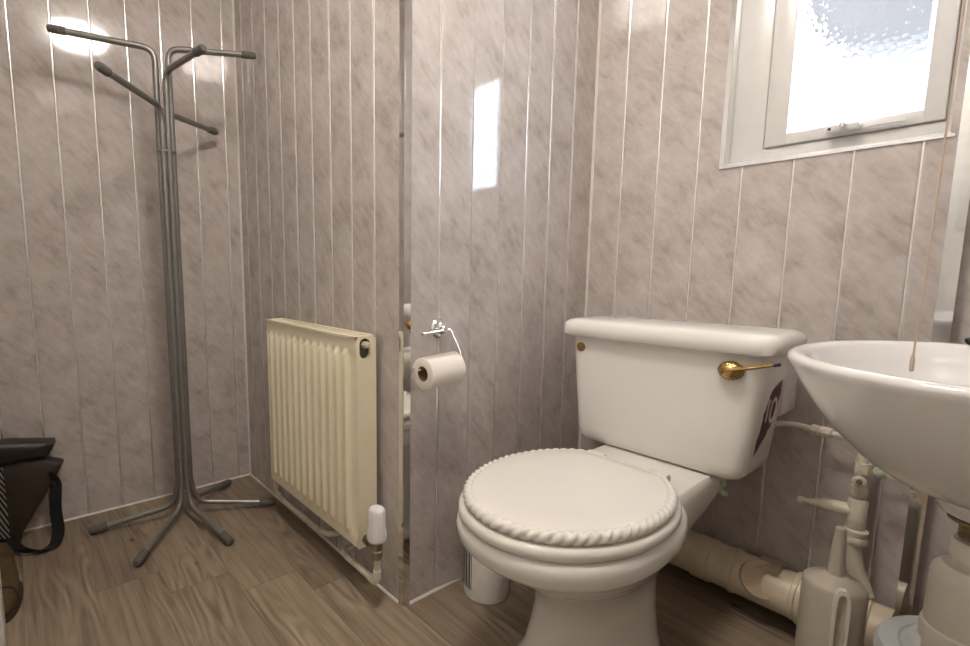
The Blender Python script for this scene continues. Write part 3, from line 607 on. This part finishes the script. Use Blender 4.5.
# ------------------------------------------------------------------ basin on the right wall
BC = Vector((.941, -.51)); bs = thing('wash_basin', 'white ceramic wash basin fixed to the right hand wall', 'basin', (XR, -.51, .58))
def brg(z, a, bb, xb, n=2.2, N=40, cy=-.51):
    out = []
    for k in range(N+1):
        t = PI/2+PI*k/N; c, s = math.cos(t), math.sin(t); out.append(Vector((BC.x+a*math.copysign(abs(c)**(2/n), c), cy+bb*math.copysign(abs(s)**(2/n), s), z)))
    m = 7
    for k in range(1, m): out.append(Vector((BC.x+(xb-BC.x)*k/m, cy-bb, z)))
    out.append(Vector((xb-.012, cy-bb, z))); out.append(Vector((xb, cy-bb+.012, z)))
    for k in range(1, m): out.append(Vector((xb, cy-bb+.012+(2*bb-.024)*k/m, z)))
    out.append(Vector((xb, cy+bb-.012, z))); out.append(Vector((xb-.012, cy+bb, z)))
    for k in range(m-1, 0, -1): out.append(Vector((BC.x+(xb-BC.x)*k/m, cy+bb, z)))
    return out
XB = XR-.0005
b = bm(); ring_faces(b, [brg(q[0]-.008, *q[1:]) for q in ((.583, .040, .045, 1.03), (.588, .075, .085, 1.08), (.603, .112, .120, 1.11), (.623, .140, .148, 1.14), (.647, .163, .172, XB), (.670, .184, .193, XB), (.700, .203, .213, XB), (.730, .220, .230, XB),
    (.748, .229, .239, XB), (.757, .2335, .2435, XB), (.763, .232, .242, XB), (.7665, .226, .236, XB), (.766, .216, .226, 1.075), (.760, .206, .216, 1.065), (.735, .196, .206, 1.060), (.69, .170, .18, 1.05), (.645, .125, .135, 1.03), (.618, .075, .08, 1.01), (.611, .02, .02, .98))])
bowl = obj('bowl', b, 'ceramic_basin', bs, 60)
b = bm(); lathe(b, [(.058, .046), (.056, .024), (.050, .008), (.037, .000)], (.935, -.505, .544), (0, 0, 1), 28); obj('outlet_boss', b, 'ceramic_basin', bs)
pgl = thing('sink_plug', 'small black rubber plug on the far rim of the basin', 'plug', (.893, -.283, .758))
b = bm(); lathe(b, [(.016, 0), (.019, .004), (.019, .009), (.012, .012)], (.893, -.283, .7585), (0, 0, 1), 20); obj('stopper', b, 'black', pgl)
b = bm(); lathe(b, [(.004, .011), (.004, .017), (.002, .018)], (.893, -.283, .7585), (0, 0, 1), 10); obj('chain_eye', b, 'chrome', pgl)
tp = thing('bottle_trap', 'cream plastic bottle trap hanging under the basin outlet', 'trap', (.935, -.505, .28))
b = bm(); lathe(b, [(.040, .5435), (.040, .540), (.028, .538), (.024, .534), (.027, .530), (.027, .515), (.021, .512), (.021, .498)], (.935, -.505, 0), (0, 0, 1), 16); obj('waste_thread', b, 'rust', tp)
b = bm(); lathe(b, [(.031, .512), (.033, .508), (.033, .486), (.029, .484), (.029, .462)], (.935, -.505, 0), (0, 0, 1), 24); obj('inlet_nut', b, 'trap', tp)
b = bm(); lathe(b, [(.038, .474), (.046, .466), (.0485, .455), (.049, .384), (.048, .382)], (.935, -.505, 0), (0, 0, 1), 32); obj('trap_body', b, 'trap', tp)
b = bm(); lathe(b, [(.048, .384), (.0515, .381), (.0525, .370), (.0515, .357), (.047, .355)], (.935, -.505, 0), (0, 0, 1), 32); obj('union_ring', b, 'trap', tp)
b = bm(); lathe(b, [(.047, .356), (.046, .300), (.040, .288), (.020, .285)], (.935, -.505, 0), (0, 0, 1), 32); obj('trap_cup', b, 'trap', tp)
b = bm(); tube(b, [(.975, -.505, .43), (1.05, -.505, .43), (XR-.001, -.505, .42)], .02, 16); obj('outlet_pipe', b, 'trap', tp)

# ------------------------------------------------------------------ things on the floor under the basin
bt = thing('cleaning_bottle', 'milky plastic bottle with tapered neck and white loop handle', 'bottle', (.753, -.30, 0))
b = bm(); lathe(b, [(.046, 0), (.049, .004), (.0495, .02), (.0495, .268), (.0485, .276), (.045, .281), (.026, .288), (.0145, .296), (.0125, .315), (.0105, .350), (.0085, .388), (.0065, .390)], (.753, -.30, 0), (.0, 0, 1), 40); obj('body', b, 'bottle', bt)
hdv = Vector((.40, -.92, 0)).normalized(); tv_ = Vector((.92, .40, 0)).normalized(); hc = Vector((.753, -.30, 0))+hdv*.0505
b = bm(); outer = []; inner = []; N = 36
for k in range(N):
    a = 2*PI*k/N; s, c = math.sin(a), math.cos(a)
    outer.append((.0125*math.copysign(abs(c)**.6, c), .222+.070*math.copysign(abs(s)**.55, s))); inner.append((.0075*math.copysign(abs(c)**.6, c), .222+.061*math.copysign(abs(s)**.55, s)))
pt = lambda p, h: hc+tv_*p[0]+hdv*h+Vector((0, 0, p[1]))
rings = [[pt(p, -.004) for p in outer], [pt(p, .008) for p in outer], [pt(p, .008) for p in inner], [pt(p, -.004) for p in inner]]; rings.append(rings[0]); ring_faces(b, rings, True, False, False); bmesh.ops.remove_doubles(b, verts=b.verts[:], dist=1e-6)
obj('loop_handle', b, 'bottle_white', bt, 30)
bn = thing('waste_bin', 'round white plastic bin with stepped lid below the basin', 'bin', (.955, -.335, 0))
b = bm(); lathe(b, [(.105, 0), (.110, .004), (.126, .222), (.128, .226)], (.955, -.335, 0), (0, 0, 1), 48); obj('body', b, 'bin', bn)
b = bm(); lathe(b, [(.131, .218), (.1345, .222), (.1345, .238), (.130, .246), (.106, .2495), (.103, .2475), (.100, .2505), (.094, .260), (.05, .266), (.001, .267)], (.955, -.335, 0), (0, 0, 1), 48); obj('lid', b, 'bin', bn)

# ------------------------------------------------------------------ light pull cord
pc = thing('pull_cord', 'thin brown pull cord hanging in front of the basin', 'pull cord', (.873, -.70, .765))
b = bm(); tube(b, [(.876, -.70, H-.002), (.866, -.70, .85), (.8645, -.70, .78)], .0010, 8); obj('cord', b, 'cord', pc)
b = bm(); lathe(b, [(.0014, .02), (.0022, .014), (.0022, .002), (.0014, 0)], (.8645, -.70, .762), (0, 0, 1), 10); obj('end_bead', b, 'cord', pc)

# ------------------------------------------------------------------ bags and shoe in the left corner
bg = thing('leather_bag', 'dark brown leather bag slumped against the left wall', 'bag', (-1.0, -1.58, 0))
def slab(poly, x0, x1, puff=.012):
    b = bm(); cy = sum(p[0] for p in poly)/len(poly); cz = sum(p[1] for p in poly)/len(poly)
    P = dense(poly, 5); sh = lambda p, k: (cy+(p[0]-cy)*k, cz+(p[1]-cz)*k)
    rings = [[Vector((x, *sh(p, k))) for p in P] for x, k in ((x0, .90), (x0+puff*.4, .97), (x0+puff, 1.0), (x1-puff, 1.0), (x1-puff*.4, .97), (x1, .90), (x1+.006, .6), (x1+.008, .2))]
    ring_faces(b, rings); return b
obj('bag_body', slab([(-1.735, .004), (-1.578, .010), (-1.505, .125), (-1.440, .240), (-1.500, .268), (-1.560, .282), (-1.735, .280)], -1.045, -.985), 'leather', bg)
obj('flap', slab([(-1.735, .262), (-1.560, .272), (-1.484, .272), (-1.470, .292), (-1.458, .318), (-1.560, .338), (-1.735, .362)], -1.040, -.972), 'leather_dark', bg)
b = bm(); lathe(b, [(.010, -.006), (.013, -.003), (.013, .003), (.010, .006)], (-.985, -1.467, .180), (.6, .2, .3), 16); obj('buckle', b, 'black', bg)
def ribbon(pts, wv, th, mat, name, parent, fil=.03):
    P = smooth_path(pts, fil, 8); wv = Vector(wv); b = bm(); rings = []
    for i, p in enumerate(P):
        d = (P[min(i+1, len(P)-1)]-P[max(i-1, 0)]).normalized(); n_ = d.cross(wv).normalized(); ww = wv
        rings.append([p-ww+n_*th, p+ww+n_*th, p+ww-n_*th, p-ww-n_*th])
    ring_faces(b, rings); return obj(name, b, mat, parent)
ribbon([(-.985, -1.490, .215), (-.980, -1.467, .180), (-.955, -1.476, .10), (-.925, -1.472, .035), (-.895, -1.485, .006), (-.87, -1.535, .010), (-.89, -1.580, .030), (-.965, -1.60, .045)], (.014, .016, .006), .0012, 'black', 'shoulder_strap', bg)
ribbon([(-.985, -1.467, .185), (-.975, -1.487, .10), (-.93, -1.482, .02)], (.004, .002, .0), .0012, 'black', 'side_strap', bg)
b = bm(); pts = []
rings = []
for j in range(9):
    z = .03+.028*j; o = .012*math.sin(j*1.1)
    rings.append([Vector((-.915+.02*math.sin(k*1.2)+o*.3, -1.742+k*.0245, z+.006*k)) for k in range(7)])
ring_faces(b, rings, False, False, False); bmesh.ops.solidify(b, geom=b.faces[:], thickness=.004)
tag(obj('striped_cloth', b, 'scarf'), 'black and white striped cloth beside the leather bag', 'cloth')
sh = thing('shoe', 'tan brown suede shoe with dark sole on the floor', 'shoe', (-.62, -1.64, 0))
def shoe_ring(x, w_, z0, z1, n=24, cy=-1.626):
    return [Vector((x, cy+w_*math.copysign(abs(math.cos(2*PI*k/n))**.85, math.cos(2*PI*k/n)), (z0+z1)/2+(z1-z0)/2*math.copysign(abs(math.sin(2*PI*k/n))**.8, math.sin(2*PI*k/n)))) for k in range(n)]
b = bm(); ring_faces(b, [shoe_ring(q[0], q[1], q[2], q[3]*.8) for q in ((-.552, .012, .022, .035), (-.558, .030, .014, .052), (-.575, .044, .012, .070), (-.605, .051, .012, .088), (-.645, .052, .012, .102), (-.69, .048, .012, .116), (-.735, .043, .012, .125), (-.79, .040, .012, .128), (-.815, .034, .014, .122), (-.822, .02, .02, .10))]); obj('upper', b, 'tan', sh, 70)
b = bm(); P = [(-.546, 0.0)]; out = []
for k in range(32):
    t = 2*PI*k/32; c, s = math.cos(t), math.sin(t); out.append((-.686+.142*c, -1.626+(.056 if c > 0 else .047)*math.copysign(abs(s)**.75, s)))
ring_faces(b, [[Vector((x, y, z)) for x, y in out] for z in (.0, .022)]); obj('sole', b, 'sole', sh)
b = bm(); tube(b, [(-.585, -1.578, .040), (-.60, -1.588, .066), (-.605, -1.626, .0725), (-.60, -1.664, .066)], .0022, 8, .01); obj('seam', b, 'black', sh)
